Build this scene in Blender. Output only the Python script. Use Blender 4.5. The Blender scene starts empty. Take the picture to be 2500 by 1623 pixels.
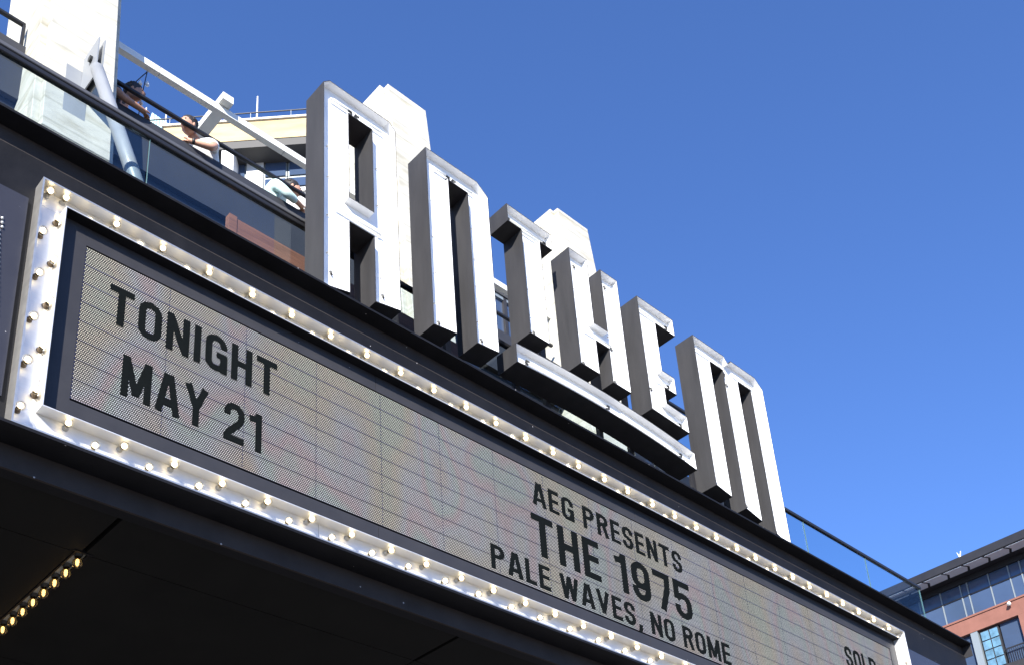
import bpy, bmesh, math, random
from mathutils import Vector, Matrix
from mathutils.geometry import tessellate_polygon
random.seed(7)
S = bpy.context.scene
COL = S.collection
H = 1.6                       # eye height: heights below are given from the eye and lifted by H when built

# ------------------------------------------------------------------ camera
yaw, pit, rol = math.radians(45.201), math.radians(23.947), math.radians(-4.061)
F = Vector((math.sin(yaw)*math.cos(pit), math.cos(yaw)*math.cos(pit), math.sin(pit)))
Rr = Vector((math.cos(yaw), -math.sin(yaw), 0)); Uu = Rr.cross(F)
R2 = Rr*math.cos(rol) + Uu*math.sin(rol); U2 = Uu*math.cos(rol) - Rr*math.sin(rol)
cam = bpy.data.cameras.new('camera'); camo = bpy.data.objects.new('camera', cam); COL.objects.link(camo)
M = Matrix.Identity(4)
for i in range(3):
    M[i][0], M[i][1], M[i][2] = R2[i], U2[i], -F[i]
M[2][3] = H
camo.matrix_world = M
cam.sensor_width = 36; cam.lens = 36*2840/2500.0; cam.shift_y = 855/2500.0
cam.clip_start = 0.05; cam.clip_end = 3000
S.camera = camo
S.render.resolution_x, S.render.resolution_y = 1024, 664

# ------------------------------------------------------------------ sky, sun, exposure
SUN = Vector((-1.27, -1.0, 0.87)).normalized()
w = bpy.data.worlds.new('World'); S.world = w; w.use_nodes = True
nt = w.node_tree; bg = nt.nodes['Background']
sky = nt.nodes.new('ShaderNodeTexSky'); sky.sky_type = 'NISHITA'; sky.sun_disc = False
sky.sun_elevation = math.asin(SUN.z)
sky.sun_rotation = math.atan2(SUN.x, SUN.y)
sky.altitude = 0; sky.air_density = 1.0; sky.dust_density = 0.0; sky.ozone_density = 10.0
tint = nt.nodes.new('ShaderNodeMix'); tint.data_type = 'RGBA'; tint.blend_type = 'MULTIPLY'; tint.inputs['Factor'].default_value = 1
tint.inputs['B'].default_value = (1.06, .945, 1.02, 1)
nt.links.new(sky.outputs[0], tint.inputs['A']); nt.links.new(tint.outputs['Result'], bg.inputs[0]); bg.inputs[1].default_value = 0.135
sun = bpy.data.lights.new('sun', 'SUN'); sun.energy = 5.0; sun.angle = math.radians(0.53); sun.color = (1, .95, .87)
suno = bpy.data.objects.new('sun', sun); COL.objects.link(suno)
suno.rotation_euler = SUN.to_track_quat('Z', 'Y').to_euler(); suno.location = SUN*60
S.view_settings.view_transform = 'Standard'; S.view_settings.look = 'None'
S.view_settings.exposure = 1.0; S.view_settings.gamma = 1; S.view_settings.use_curve_mapping = False

# ------------------------------------------------------------------ materials
def mat(name, col, rough=.5, metal=0., spec=.5, noise=0., nscale=6., bump=0., bscale=40., specks=0., stretch=(1, 1, 1), coat=0.):
    m = bpy.data.materials.new(name); m.use_nodes = True
    n = m.node_tree.nodes; l = m.node_tree.links; b = n['Principled BSDF']
    b.inputs['Base Color'].default_value = (*col, 1); b.inputs['Roughness'].default_value = rough
    b.inputs['Metallic'].default_value = metal; b.inputs['Specular IOR Level'].default_value = spec
    b.inputs['Coat Weight'].default_value = coat
    geo = n.new('ShaderNodeNewGeometry'); mp = n.new('ShaderNodeMapping'); mp.inputs['Scale'].default_value = stretch
    l.new(geo.outputs['Position'], mp.inputs[0])
    last = None
    if noise:
        t = n.new('ShaderNodeTexNoise'); t.inputs['Scale'].default_value = nscale; t.inputs['Detail'].default_value = 8
        t.inputs['Roughness'].default_value = .65
        l.new(mp.outputs[0], t.inputs[0])
        r = n.new('ShaderNodeValToRGB'); r.color_ramp.elements[0].position = .3; r.color_ramp.elements[1].position = .72
        r.color_ramp.elements[0].color = (*[c*(1-noise) for c in col], 1); r.color_ramp.elements[1].color = (*[min(1, c*(1+noise)) for c in col], 1)
        l.new(t.outputs[0], r.inputs[0]); last = r.outputs[0]
        rr = n.new('ShaderNodeMapRange'); rr.inputs[3].default_value = max(0, rough-.12); rr.inputs[4].default_value = min(1, rough+.12)
        l.new(t.outputs[0], rr.inputs[0]); l.new(rr.outputs[0], b.inputs['Roughness'])
    if specks:                                                   # dust and lint specks stuck to the paint
        t = n.new('ShaderNodeTexVoronoi'); t.inputs['Scale'].default_value = 6.5; l.new(geo.outputs['Position'], t.inputs[0])
        c = n.new('ShaderNodeMath'); c.operation = 'LESS_THAN'; c.inputs[1].default_value = specks
        l.new(t.outputs['Distance'], c.inputs[0])
        mx = n.new('ShaderNodeMix'); mx.data_type = 'RGBA'; mx.inputs['B'].default_value = (.42, .4, .4, 1)
        l.new(c.outputs[0], mx.inputs['Factor'])
        if last: l.new(last, mx.inputs['A'])
        else: mx.inputs['A'].default_value = (*col, 1)
        last = mx.outputs['Result']
    if last: l.new(last, b.inputs['Base Color'])
    if bump:
        t = n.new('ShaderNodeTexNoise'); t.inputs['Scale'].default_value = bscale; t.inputs['Detail'].default_value = 5
        l.new(mp.outputs[0], t.inputs[0])
        bp = n.new('ShaderNodeBump'); bp.inputs['Strength'].default_value = bump; bp.inputs['Distance'].default_value = .02
        l.new(t.outputs[0], bp.inputs['Height']); l.new(bp.outputs[0], b.inputs['Normal'])
    return m

def emit(name, col, s):
    m = bpy.data.materials.new(name); m.use_nodes = True; n = m.node_tree.nodes; n.clear()
    e = n.new('ShaderNodeEmission'); e.inputs[0].default_value = (*col, 1); e.inputs[1].default_value = s
    o = n.new('ShaderNodeOutputMaterial'); m.node_tree.links.new(e.outputs[0], o.inputs[0]); return m

def glass(name, tint, refl=.5, rough=.0, ior=1.5):
    m = bpy.data.materials.new(name); m.use_nodes = True; n = m.node_tree.nodes; l = m.node_tree.links; n.clear()
    t = n.new('ShaderNodeBsdfTransparent'); t.inputs[0].default_value = (*tint, 1)
    g = n.new('ShaderNodeBsdfGlossy'); g.inputs['Roughness'].default_value = rough; g.inputs[0].default_value = (.95, .97, 1, 1)
    f = n.new('ShaderNodeFresnel'); f.inputs[0].default_value = ior
    k = n.new('ShaderNodeMath'); k.operation = 'MULTIPLY'; k.inputs[1].default_value = refl; l.new(f.outputs[0], k.inputs[0])
    mx = n.new('ShaderNodeMixShader'); l.new(k.outputs[0], mx.inputs[0]); l.new(t.outputs[0], mx.inputs[1]); l.new(g.outputs[0], mx.inputs[2])
    o = n.new('ShaderNodeOutputMaterial'); l.new(mx.outputs[0], o.inputs[0]); return m

def concrete_mat(name, col):
    m = mat(name, col, .85, noise=.16, nscale=2.2, spec=.2)
    n = m.node_tree.nodes; l = m.node_tree.links; b = n['Principled BSDF']
    geo = [x for x in n if x.type == 'NEW_GEOMETRY'][0]
    wv = n.new('ShaderNodeTexWave'); wv.bands_direction = 'Z'; wv.wave_type = 'BANDS'; wv.inputs['Scale'].default_value = 1.1
    wv.inputs['Distortion'].default_value = .6; wv.inputs['Detail'].default_value = 3
    l.new(geo.outputs['Position'], wv.inputs[0])
    rp = n.new('ShaderNodeValToRGB'); rp.color_ramp.elements[0].position = .0; rp.color_ramp.elements[0].color = (.78, .78, .75, 1)
    rp.color_ramp.elements[1].position = .05; rp.color_ramp.elements[1].color = (1, 1, 1, 1)
    l.new(wv.outputs[0], rp.inputs[0])
    mp = n.new('ShaderNodeMapping'); mp.inputs['Scale'].default_value = (1.2, 1.2, 4.5); l.new(geo.outputs['Position'], mp.inputs[0])
    t = n.new('ShaderNodeTexNoise'); t.inputs['Scale'].default_value = 1.6; t.inputs['Detail'].default_value = 9; l.new(mp.outputs[0], t.inputs[0])
    r2 = n.new('ShaderNodeValToRGB'); r2.color_ramp.elements[0].position = .3; r2.color_ramp.elements[0].color = (.72, .69, .6, 1)
    r2.color_ramp.elements[1].position = .5; r2.color_ramp.elements[1].color = (1, 1, 1, 1); l.new(t.outputs[0], r2.inputs[0])
    old = b.inputs['Base Color'].links[0].from_socket
    prev = old
    for s in (rp.outputs[0], r2.outputs[0]):
        mm = n.new('ShaderNodeMix'); mm.data_type = 'RGBA'; mm.blend_type = 'MULTIPLY'; mm.inputs['Factor'].default_value = .8
        l.new(prev, mm.inputs['A']); l.new(s, mm.inputs['B']); prev = mm.outputs['Result']
    l.new(prev, b.inputs['Base Color'])
    bp = n.new('ShaderNodeBump'); bp.inputs['Strength'].default_value = .5; bp.inputs['Distance'].default_value = .03
    l.new(t.outputs[0], bp.inputs['Height']); l.new(bp.outputs[0], b.inputs['Normal'])
    return m

def led_mat():
    m = bpy.data.materials.new('led_dots'); m.use_nodes = True; n = m.node_tree.nodes; l = m.node_tree.links
    b = n['Principled BSDF']; b.inputs['Base Color'].default_value = (.022, .023, .025, 1); b.inputs['Roughness'].default_value = .7; b.inputs['Specular IOR Level'].default_value = .2
    geo = n.new('ShaderNodeNewGeometry'); sp = n.new('ShaderNodeSeparateXYZ'); l.new(geo.outputs['Position'], sp.inputs[0])
    def mth(op, a, bb=None):
        x = n.new('ShaderNodeMath'); x.operation = op
        for i, v in enumerate((a, bb)):
            if v is None: continue
            if isinstance(v, (int, float)): x.inputs[i].default_value = v
            else: l.new(v, x.inputs[i])
        return x.outputs[0]
    P = .0163
    zi = mth('DIVIDE', sp.outputs[2], P); row = mth('FLOOR', zi); zf = mth('SUBTRACT', mth('FRACT', zi), .5)
    off = mth('MULTIPLY', mth('MODULO', row, 2.0), .5)
    xi = mth('ADD', mth('DIVIDE', sp.outputs[0], P), off); xf = mth('SUBTRACT', mth('FRACT', xi), .5)
    d2 = mth('ADD', mth('MULTIPLY', xf, xf), mth('MULTIPLY', zf, zf))
    dot = mth('LESS_THAN', d2, .085)
    # camera moiré colours painted into the emission as soft noise tints
    mp = n.new('ShaderNodeMapping'); mp.inputs['Scale'].default_value = (1.0, 0, .38); l.new(geo.outputs['Position'], mp.inputs[0])
    t = n.new('ShaderNodeTexNoise'); t.inputs['Scale'].default_value = 1.5; t.inputs['Detail'].default_value = 1.5; l.new(mp.outputs[0], t.inputs[0])
    r = n.new('ShaderNodeValToRGB'); e = r.color_ramp.elements
    e[0].position = .3; e[0].color = (.88, .93, .8, 1); e[1].position = .72; e[1].color = (1, .8, .62, 1)
    for p, c in ((.38, (1, .9, .74, 1)), (.45, (.95, .91, .86, 1)), (.49, (.9, .92, 1, 1)), (.53, (1, .8, .84, 1)), (.565, (.84, .95, .92, 1)), (.61, (.88, .91, 1, 1))):
        x = e.new(p); x.color = c
    l.new(t.outputs[0], r.inputs[0])
    t2 = n.new('ShaderNodeTexNoise'); t2.inputs['Scale'].default_value = 60; l.new(geo.outputs['Position'], t2.inputs[0])
    amp = n.new('ShaderNodeMapRange'); amp.inputs[3].default_value = .7; amp.inputs[4].default_value = 1.3; l.new(t2.outputs[0], amp.inputs[0])
    tc = n.new('ShaderNodeTexCoord'); so = n.new('ShaderNodeSeparateXYZ'); l.new(tc.outputs['Object'], so.inputs[0])
    bez = mth('MAXIMUM', mth('LESS_THAN', so.outputs[2], .009), mth('LESS_THAN', so.outputs[0], .004))      # dim blue edge row of every module
    mx = n.new('ShaderNodeMix'); mx.data_type = 'RGBA'; mx.inputs['B'].default_value = (.3, .33, .95, 1)
    l.new(bez, mx.inputs['Factor']); l.new(r.outputs[0], mx.inputs['A']); l.new(mx.outputs['Result'], b.inputs['Emission Color'])
    t3 = n.new('ShaderNodeTexNoise'); t3.inputs['Scale'].default_value = .8; l.new(mp.outputs[0], t3.inputs[0])
    a3 = n.new('ShaderNodeMapRange'); a3.inputs[3].default_value = .75; a3.inputs[4].default_value = 1.25; l.new(t3.outputs[0], a3.inputs[0])
    dim = mth('SUBTRACT', 1.0, mth('MULTIPLY', bez, .45))
    l.new(mth('MULTIPLY', mth('MULTIPLY', mth('MULTIPLY', mth('MULTIPLY', dot, amp.outputs[0]), a3.outputs[0]), dim), .49), b.inputs['Emission Strength'])
    return m

MT = dict(
    black=mat('black_steel', (.009, .009, .011), .6, noise=.35, nscale=3, spec=.18, specks=.032, bump=.05),
    slate=mat('slate_steel', (.044, .038, .036), .7, noise=.22, nscale=2.5, spec=.12, specks=.046, bump=.04),
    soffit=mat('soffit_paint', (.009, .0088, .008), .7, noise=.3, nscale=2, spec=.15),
    letter=mat('letter_return_paint', (.046, .0455, .048), .55, noise=.22, nscale=2.5, spec=.25, bump=.05, stretch=(2.2, 2.2, .35)),
    white=mat('white_enamel', (.84, .84, .83), .4, noise=.05, nscale=4, spec=.4),
    plate=mat('satin_aluminium', (.8, .8, .79), .46, metal=.5, noise=.06, nscale=5, spec=.5, stretch=(.3, 1, 4)),
    alu=mat('brushed_aluminium', (.6, .58, .54), .34, metal=.75, noise=.08, nscale=6, stretch=(.2, 1, 6)),
    frame=mat('charcoal_frame', (.036, .035, .038), .5, noise=.12, nscale=4, spec=.3, specks=.022),
    panel=mat('charcoal_panel', (.036, .035, .041), .24, noise=.06, nscale=3, spec=.55, specks=.03),
    text=mat('dark_pixels', (.006, .0075, .0075), .9, spec=.03, noise=.2, nscale=60),
    tube=mat('neon_tube_glass', (.78, .78, .72), .15, spec=.6),
    dark=mat('tube_cap', (.03, .03, .028), .5),
    conc=concrete_mat('board_formed_concrete', (.55, .53, .46)),
    brace=mat('grey_steel_paint', (.27, .285, .30), .4, noise=.08, nscale=5),
    beam=mat('beam_white_paint', (.72, .72, .68), .5, noise=.06, nscale=4),
    rail=mat('rail_black', (.016, .016, .018), .4, spec=.4),
    cap=mat('rail_cap', (.09, .09, .095), .35, spec=.5),
    terr=mat('terrace_fascia', (.03, .031, .037), .6, noise=.12, nscale=1.5),
    terrd=mat('terrace_wall', (.015, .016, .022), .6, noise=.15, nscale=1.5),
    wood=mat('planter_wood', (.2, .085, .05), .6, noise=.35, nscale=3, stretch=(.5, 3, 7), bump=.2),
    brick=mat('yellow_brick', (.54, .42, .24), .85, noise=.25, nscale=1.2, spec=.15, stretch=(.6, .6, 2.5)),
    pale=mat('pale_render', (.62, .61, .58), .6, noise=.05, nscale=1.5),
    dgrey=mat('dark_grey_trim', (.06, .058, .055), .6),
    mull=mat('grey_mullion', (.27, .31, .33), .4, metal=.2),
    redb=mat('red_brick', (.25, .115, .088), .85, noise=.16, nscale=1.3, spec=.15),
    chev=mat('soffit_light_panel', (.55, .6, .66), .5, noise=.08, nscale=1),
    bdark=mat('roof_dark_metal', (.016, .016, .02), .55, noise=.2, nscale=1),
    wing=mat('window_glass', (.055, .085, .15), .06, spec=.9, noise=.12, nscale=.5),
    winl=mat('window_lit_glass', (.12, .24, .34), .08, spec=.8, noise=.5, nscale=3.0),
    teal=mat('teal_roof', (.36, .58, .57), .5),
    skin=mat('skin', (.55, .3, .2), .5, noise=.08), skin2=mat('skin_tan', (.42, .22, .14), .5, noise=.08),
    hair=mat('dark_hair', (.018, .014, .013), .6, noise=.3, nscale=30, bump=.4),
    shirtw=mat('white_shirt', (.74, .75, .74), .8, bump=.25, bscale=9), shirtm=mat('mint_shirt', (.55, .72, .69), .8, bump=.35, bscale=9),
    shirtd=mat('dark_shirt', (.03, .03, .04), .8), jeans=mat('dark_trousers', (.04, .05, .08), .8),
    ground=mat('paving', (.2, .19, .18), .9, noise=.2, nscale=.8),
    bulbglass=glass('bulb_glass', (1, .97, .9), .5, .02, 1.45),
    amber=glass('amber_bulb_glass', (1, .78, .42), .9, .02, 1.45),
    core=emit('bulb_filament', (1, .82, .54), 3.2),
    acore=emit('amber_filament', (1, .74, .42), 1.7),
    socket=mat('bulb_socket', (.2, .15, .1), .5), socketw=mat('pale_bulb_socket', (.6, .57, .5), .4),
    gguard=glass('guard_glass', (.87, .925, .94), .1, .0, 1.5),
    gedge=mat('glass_edge', (.1, .19, .2), .2, spec=.6),
    led=led_mat(),
    navy=mat('navy_backing', (.02, .022, .06), .6),
    wire=mat('cable', (.02, .02, .03), .6),
    dome=mat('glossy_white', (.75, .76, .74), .25),
)

# ------------------------------------------------------------------ builders
WP = {}                                   # world position of every parent that may have children
def prop(o, label=None, cat=None, group=None, kind=None):
    if label: o['label'] = label
    if cat: o['category'] = cat
    if group: o['group'] = group
    if kind: o['kind'] = kind
    return o
def thing(name, loc, label, cat, group=None):
    o = bpy.data.objects.new(name, None); COL.objects.link(o); o.empty_display_size = .2
    o.location = (loc[0], loc[1], loc[2]+H); WP[o.name] = Vector(o.location)
    return prop(o, label, cat, group)
def link(name, me, parent=None, loc=(0, 0, 0)):
    o = bpy.data.objects.new(name, me); COL.objects.link(o)
    if parent: o.parent = parent
    o.location = loc
    WP[o.name] = (WP[parent.name] if parent else Vector()) + Vector(loc)
    return o

class MB:
    def __init__(s): s.v = []; s.f = []
    def add(s, vs, fs):
        k = len(s.v); s.v += [tuple(p) for p in vs]; s.f += [tuple(i+k for i in f) for f in fs]; return s
    def box(s, x0, x1, y0, y1, z0, z1):
        return s.add([(x0, y0, z0), (x1, y0, z0), (x1, y1, z0), (x0, y1, z0), (x0, y0, z1), (x1, y0, z1), (x1, y1, z1), (x0, y1, z1)],
                     [(0, 3, 2, 1), (4, 5, 6, 7), (0, 1, 5, 4), (1, 2, 6, 5), (2, 3, 7, 6), (3, 0, 4, 7)])
    def hexa(s, b, t):                    # bottom and top quads, same winding
        return s.add(list(b)+list(t), [(3, 2, 1, 0), (4, 5, 6, 7), (0, 1, 5, 4), (1, 2, 6, 5), (2, 3, 7, 6), (3, 0, 4, 7)])
    def extrude_x(s, prof, x0, x1):       # prof: list of (y,z)
        n = len(prof); vs = [(x0, y, z) for y, z in prof]+[(x1, y, z) for y, z in prof]
        fs = [(i, (i+1) % n, (i+1) % n+n, i+n) for i in range(n)]
        tri = tessellate_polygon([[Vector((y, z, 0)) for y, z in prof]])
        fs += [tuple(t) for t in tri]+[tuple(i+n for i in t[::-1]) for t in tri]
        return s.add(vs, fs)
    def tube(s, pts, r, n=8, r1=None):
        pts = [Vector(p) for p in pts]; rings = []
        for i, p in enumerate(pts):
            d = (pts[min(i+1, len(pts)-1)]-pts[max(i-1, 0)]).normalized()
            a = d.orthogonal().normalized() if i == 0 else (a-d*a.dot(d)).normalized()
            c = d.cross(a); rr = r if r1 is None else r+(r1-r)*i/(len(pts)-1)
            rings.append([p+(a*math.cos(2*math.pi*j/n)+c*math.sin(2*math.pi*j/n))*rr for j in range(n)])
        vs = [q for g in rings for q in g]; fs = []
        for i in range(len(pts)-1):
            for j in range(n): fs.append((i*n+j, i*n+(j+1) % n, (i+1)*n+(j+1) % n, (i+1)*n+j))
        fs += [tuple(range(n))[::-1], tuple((len(pts)-1)*n+j for j in range(n))]
        return s.add(vs, fs)
    def lathe(s, prof, axis, n=12):       # prof: (distance along axis, radius) from the origin
        ax = Vector(axis).normalized(); a = ax.orthogonal().normalized(); c = ax.cross(a); vs = []; fs = []
        for t, r in prof: vs += [ax*t+(a*math.cos(2*math.pi*j/n)+c*math.sin(2*math.pi*j/n))*max(r, 1e-4) for j in range(n)]
        for i in range(len(prof)-1):
            for j in range(n): fs.append((i*n+j, i*n+(j+1) % n, (i+1)*n+(j+1) % n, (i+1)*n+j))
        return s.add(vs, fs)
    def mesh(s, name, m, org=(0, 0, 0), smooth=False, bevel=0):
        me = bpy.data.meshes.new(name); o = Vector(org)
        me.from_pydata([Vector(v)-o for v in s.v], [], s.f)
        bm = bmesh.new(); bm.from_mesh(me)
        if bevel:
            bmesh.ops.remove_doubles(bm, verts=bm.verts, dist=1e-5)
            bmesh.ops.bevel(bm, geom=[e for e in bm.edges if e.calc_face_angle(0) > .5], offset=bevel, segments=1, affect='EDGES', clamp_overlap=True)
        bmesh.ops.recalc_face_normals(bm, faces=bm.faces); bm.to_mesh(me); bm.free()
        me.materials.append(MT[m])
        if smooth: me.polygons.foreach_set('use_smooth', [True]*len(me.polygons))
        return me
    def build(s, name, m, parent=None, smooth=False, bevel=0):
        org = WP[parent.name] if parent else Vector((0, 0, 0))
        org = Vector((org.x, org.y, org.z-H)) if parent else Vector((0, 0, -H))
        return link(name, s.mesh(name, m, org, smooth, bevel), parent)
def single(name, mb, m, label, cat, group=None, loc=None, smooth=False, bevel=0):
    """a thing of one mesh: its origin goes to loc"""
    loc = Vector(loc) if loc else Vector(mb.v[0])
    o = link(name, mb.mesh(name, m, loc, smooth, bevel)); o.location = (loc.x, loc.y, loc.z+H); WP[o.name] = Vector(o.location)
    return prop(o, label, cat, group)
def structure(name, mb, m):
    o = mb.build(name, m); o['kind'] = 'structure'; return o

# ------------------------------------------------------------------ ground, soffit, deck
structure('ground', MB().box(-1500, 1500, -1500, 1500, -H-.5, -H), 'ground')
Y0 = 6.2                                           # front of the marquee
XL, XR = -4.0, 15.9
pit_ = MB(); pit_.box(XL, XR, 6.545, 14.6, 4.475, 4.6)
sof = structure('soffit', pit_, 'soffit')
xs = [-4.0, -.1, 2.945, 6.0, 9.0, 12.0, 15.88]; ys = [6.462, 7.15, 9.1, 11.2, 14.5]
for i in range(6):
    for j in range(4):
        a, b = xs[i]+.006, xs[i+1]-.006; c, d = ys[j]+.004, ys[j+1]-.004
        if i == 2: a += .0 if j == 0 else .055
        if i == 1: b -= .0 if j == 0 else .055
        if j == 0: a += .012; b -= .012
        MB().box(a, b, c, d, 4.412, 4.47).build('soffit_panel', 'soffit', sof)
structure('entrance_wall', MB().box(XL, XR, 14.6, 14.9, -H, 9.4), 'terrd')
structure('deck', MB().box(XL, XR, 6.38, 8.95, 6.95, 7.05), 'black')

# ------------------------------------------------------------------ steel channels above and below the marquee
def channel(zt, zb, y1, label):
    t = thing('steel_channel', (6, Y0, zb), label, 'steel beam', 'steel channels framing the marquee')
    tk = .022
    MB().box(XL, XR, Y0, y1-.02, zt, zt+tk).build('top_flange', 'black', t)
    MB().box(XL, XR, y1-.02, y1, zb, zt+tk).build('web', 'slate', t)
    MB().box(XL, XR, y1, y1+.1, zb+.004, zb+.02).build('bottom_flange', 'black', t)
    MB().box(XR, XR+.012, Y0+.02, y1+.1, zb-.02, zt+.04).build('end_plate', 'frame', t)
    return t
channel(7.055, 6.896, 6.372, 'black steel channel beam directly under the big white letters')
channel(4.565, 4.392, 6.44, 'black steel channel beam under the lower row of bulbs')
structure('marquee_back_wall', MB().box(XL, XR-.02, 6.33, 6.345, 4.60, 6.89), 'black')

# side wall panels left and right of the light frame
for x0, x1, lab in ((-3.9, 1.99, 'charcoal wall panel left of the bulb frame'), (13.99, 15.86, 'charcoal wall panel at the far right end of the marquee')):
    single('wall_panel', MB().box(x0, x1, 6.305, 6.328, 4.817, 6.482), 'panel', lab, 'wall panel', 'marquee side panels', (x0, 6.305, 4.817))
# small white domes added in place of bright reflections on the left panel
t = thing('glint_strip', (1.80, 6.30, 5.0), 'strip of small white dots standing in for reflections on the charcoal panel at the left edge', 'reflection dots')
lens = MB().lathe([(0, .010), (.007, .009), (.012, .005), (.014, .001)], (0, -1, 0), 8).mesh('lens', 'dome', smooth=True)  # each dome models a glint
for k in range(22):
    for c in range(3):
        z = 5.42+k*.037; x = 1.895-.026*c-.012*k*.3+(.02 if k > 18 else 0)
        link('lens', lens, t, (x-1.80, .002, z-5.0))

# ------------------------------------------------------------------ light frame: trough with staggered bulbs
fx0, fx1 = 2.034, 13.76; fz0, fz1 = 4.588, 6.628; YB = 6.305
ix0, ix1 = 2.221, 13.573; iz0, iz1 = 4.803, 6.466
lf = thing('bulb_frame', (fx0, Y0, fz0), 'white trough of lit round bulbs framing the LED screen', 'light frame')
tk = .012
for n_, (a, b, c, d) in dict(top=(fx0, fx1, fz1-tk, fz1), bottom=(fx0, fx1, fz0, fz0+tk), left=(fx0, fx0+tk, fz0+tk, fz1-tk), right=(fx1-tk, fx1, fz0+tk, fz1-tk)).items():
    MB().box(a, b, Y0, 6.329, c, d).build('outer_wall', 'alu' if n_ != 'right' else 'plate', lf)
hk = .006
for (a, b, c, d) in ((ix0-tk, ix1+tk, iz1+hk, iz1+tk), (ix0-tk, ix1+tk, iz0-tk, iz0-hk), (ix0-tk, ix0-hk, iz0-hk, iz1+hk), (ix1+hk, ix1+tk, iz0-hk, iz1+hk)):
    MB().box(a, b, Y0+.002, YB, c, d).build('inner_wall', 'plate', lf)
for (a, b, c, d) in ((ix0-hk, ix1+hk, iz1, iz1+hk-.0005), (ix0-hk, ix1+hk, iz0-hk+.0005, iz0), (ix0-hk+.0005, ix0, iz0, iz1), (ix1, ix1+hk-.0005, iz0, iz1)):
    MB().box(a, b, Y0+.004, YB, c, d).build('screen_reveal', 'plate' if a > 13 else 'black', lf)  # shade put in as black; sunlit right side gets the pale metal
def plates(u0, u1, n, fn):
    for k in range(n):
        a = u0+(u1-u0)*k/n+.0015; b = u0+(u1-u0)*(k+1)/n-.0015; fn(a, b)
plates(fx0+tk, fx1-tk, 5, lambda a, b: MB().box(a, b, YB, 6.32, iz1+tk, fz1-tk).build('back_plate', 'plate', lf))
plates(fx0+tk, fx1-tk, 5, lambda a, b: MB().box(a, b, YB, 6.32, fz0+tk, iz0-tk).build('back_plate', 'plate', lf))
for a, b in ((fx0+tk, ix0-tk), (ix1+tk, fx1-tk)): MB().box(a, b, YB, 6.32, iz0-tk+.002, iz1+tk-.002).build('back_plate', 'plate', lf)

AX = (0, -1, 0)
me_glass = MB().lathe([(.030, .014), (.042, .017), (.052, .028), (.064, .0365), (.078, .039), (.092, .036), (.105, .026), (.113, .012), (.116, .001)], AX, 14).mesh('bulb', 'bulbglass', smooth=True)
me_core = MB().lathe([(.05, .001), (.054, .010), (.066, .02), (.078, .023), (.09, .018), (.098, .001)], AX, 8).mesh('filament', 'core', smooth=True)
me_sock = MB().lathe([(0, .026), (.004, .026), (.005, .02), (.028, .02), (.034, .017)], AX, 10).mesh('socket', 'socket', smooth=True)
me_sockw = MB().lathe([(0, .026), (.004, .026), (.005, .02), (.028, .02), (.034, .017)], AX, 10).mesh('socket', 'socketw', smooth=True)
def bulb(x, z, side=False, lit=True):
    o = link('bulb', me_glass, lf, (x-fx0, YB-Y0, z-fz0)); o.rotation_euler = (random.uniform(-.12, .12), random.uniform(0, 6), random.uniform(-.12, .12)); o.scale = (random.uniform(.86, .94),)*3
    if lit: link('filament', me_core, o)
    link('socket', me_sock if side else me_sockw, o)
sp = .3735
n = 0
x = 2.398-.187
while x < 13.7:                                        # top and bottom rows, staggered
    k = round((x-2.398)/(sp/2))
    bulb(x, 6.503 if k % 2 == 0 else 6.588)
    xb = x+.196
    if xb < 13.7: bulb(xb, 4.671 if k % 2 == 0 else 4.761)
    x += sp/2
bulb(2.10, 6.575)
for k in range(5):
    bulb(2.094, 6.203-.3625*k, True); bulb(2.185, 6.374-.365*k, True)
    bulb(13.70, 6.203-.3625*k, True); bulb(13.61, 6.374-.365*k, True)

# ------------------------------------------------------------------ LED screen
lx0, lx1 = 2.413, 13.41; lz0, lz1 = 4.998, 6.305; YL = 6.296
ls = thing('led_screen', (lx0, YL, lz0), 'long LED message screen reading TONIGHT MAY 21 inside the bulb frame', 'screen')
for (a, b, c, d) in ((ix0, ix1, lz1+.004, iz1), (ix0, ix1, iz0, lz0-.018), (ix0, lx0-.004, lz0-.018, lz1+.004), (lx1+.004, ix1, lz0-.018, lz1+.004)):
    if b-a > 5:
        seg = [a]+[v for v in (4.95, 8.3, 11.2) if a < v < b]+[b]
        for p, q in zip(seg, seg[1:]): MB().box(p+.002, q-.002, 6.288, 6.32, c, d).build('surround_panel', 'frame', ls)
    else: MB().box(a, b, 6.288, 6.32, c, d).build('surround_panel', 'frame', ls)
MB().box(ix0, ix1, 6.321, 6.328, iz0, iz1).build('backing', 'navy', ls)
NR, NC = 8, 17; mw = (lx1-lx0)/NC; mh = (lz1-lz0)/NR
me_mod = MB().box(.0008, mw-.0008, 0, .02, .003, mh-.003).mesh('led_module', 'led')
me_mod.materials.append(MT['black'])
for p_ in me_mod.polygons: p_.material_index = 0 if p_.normal.y < -.9 else 1
for i in range(NC):
    for j in range(NR):
        link('led_module', me_mod, ls, (i*mw, random.uniform(0, .0012), j*mh))

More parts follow.
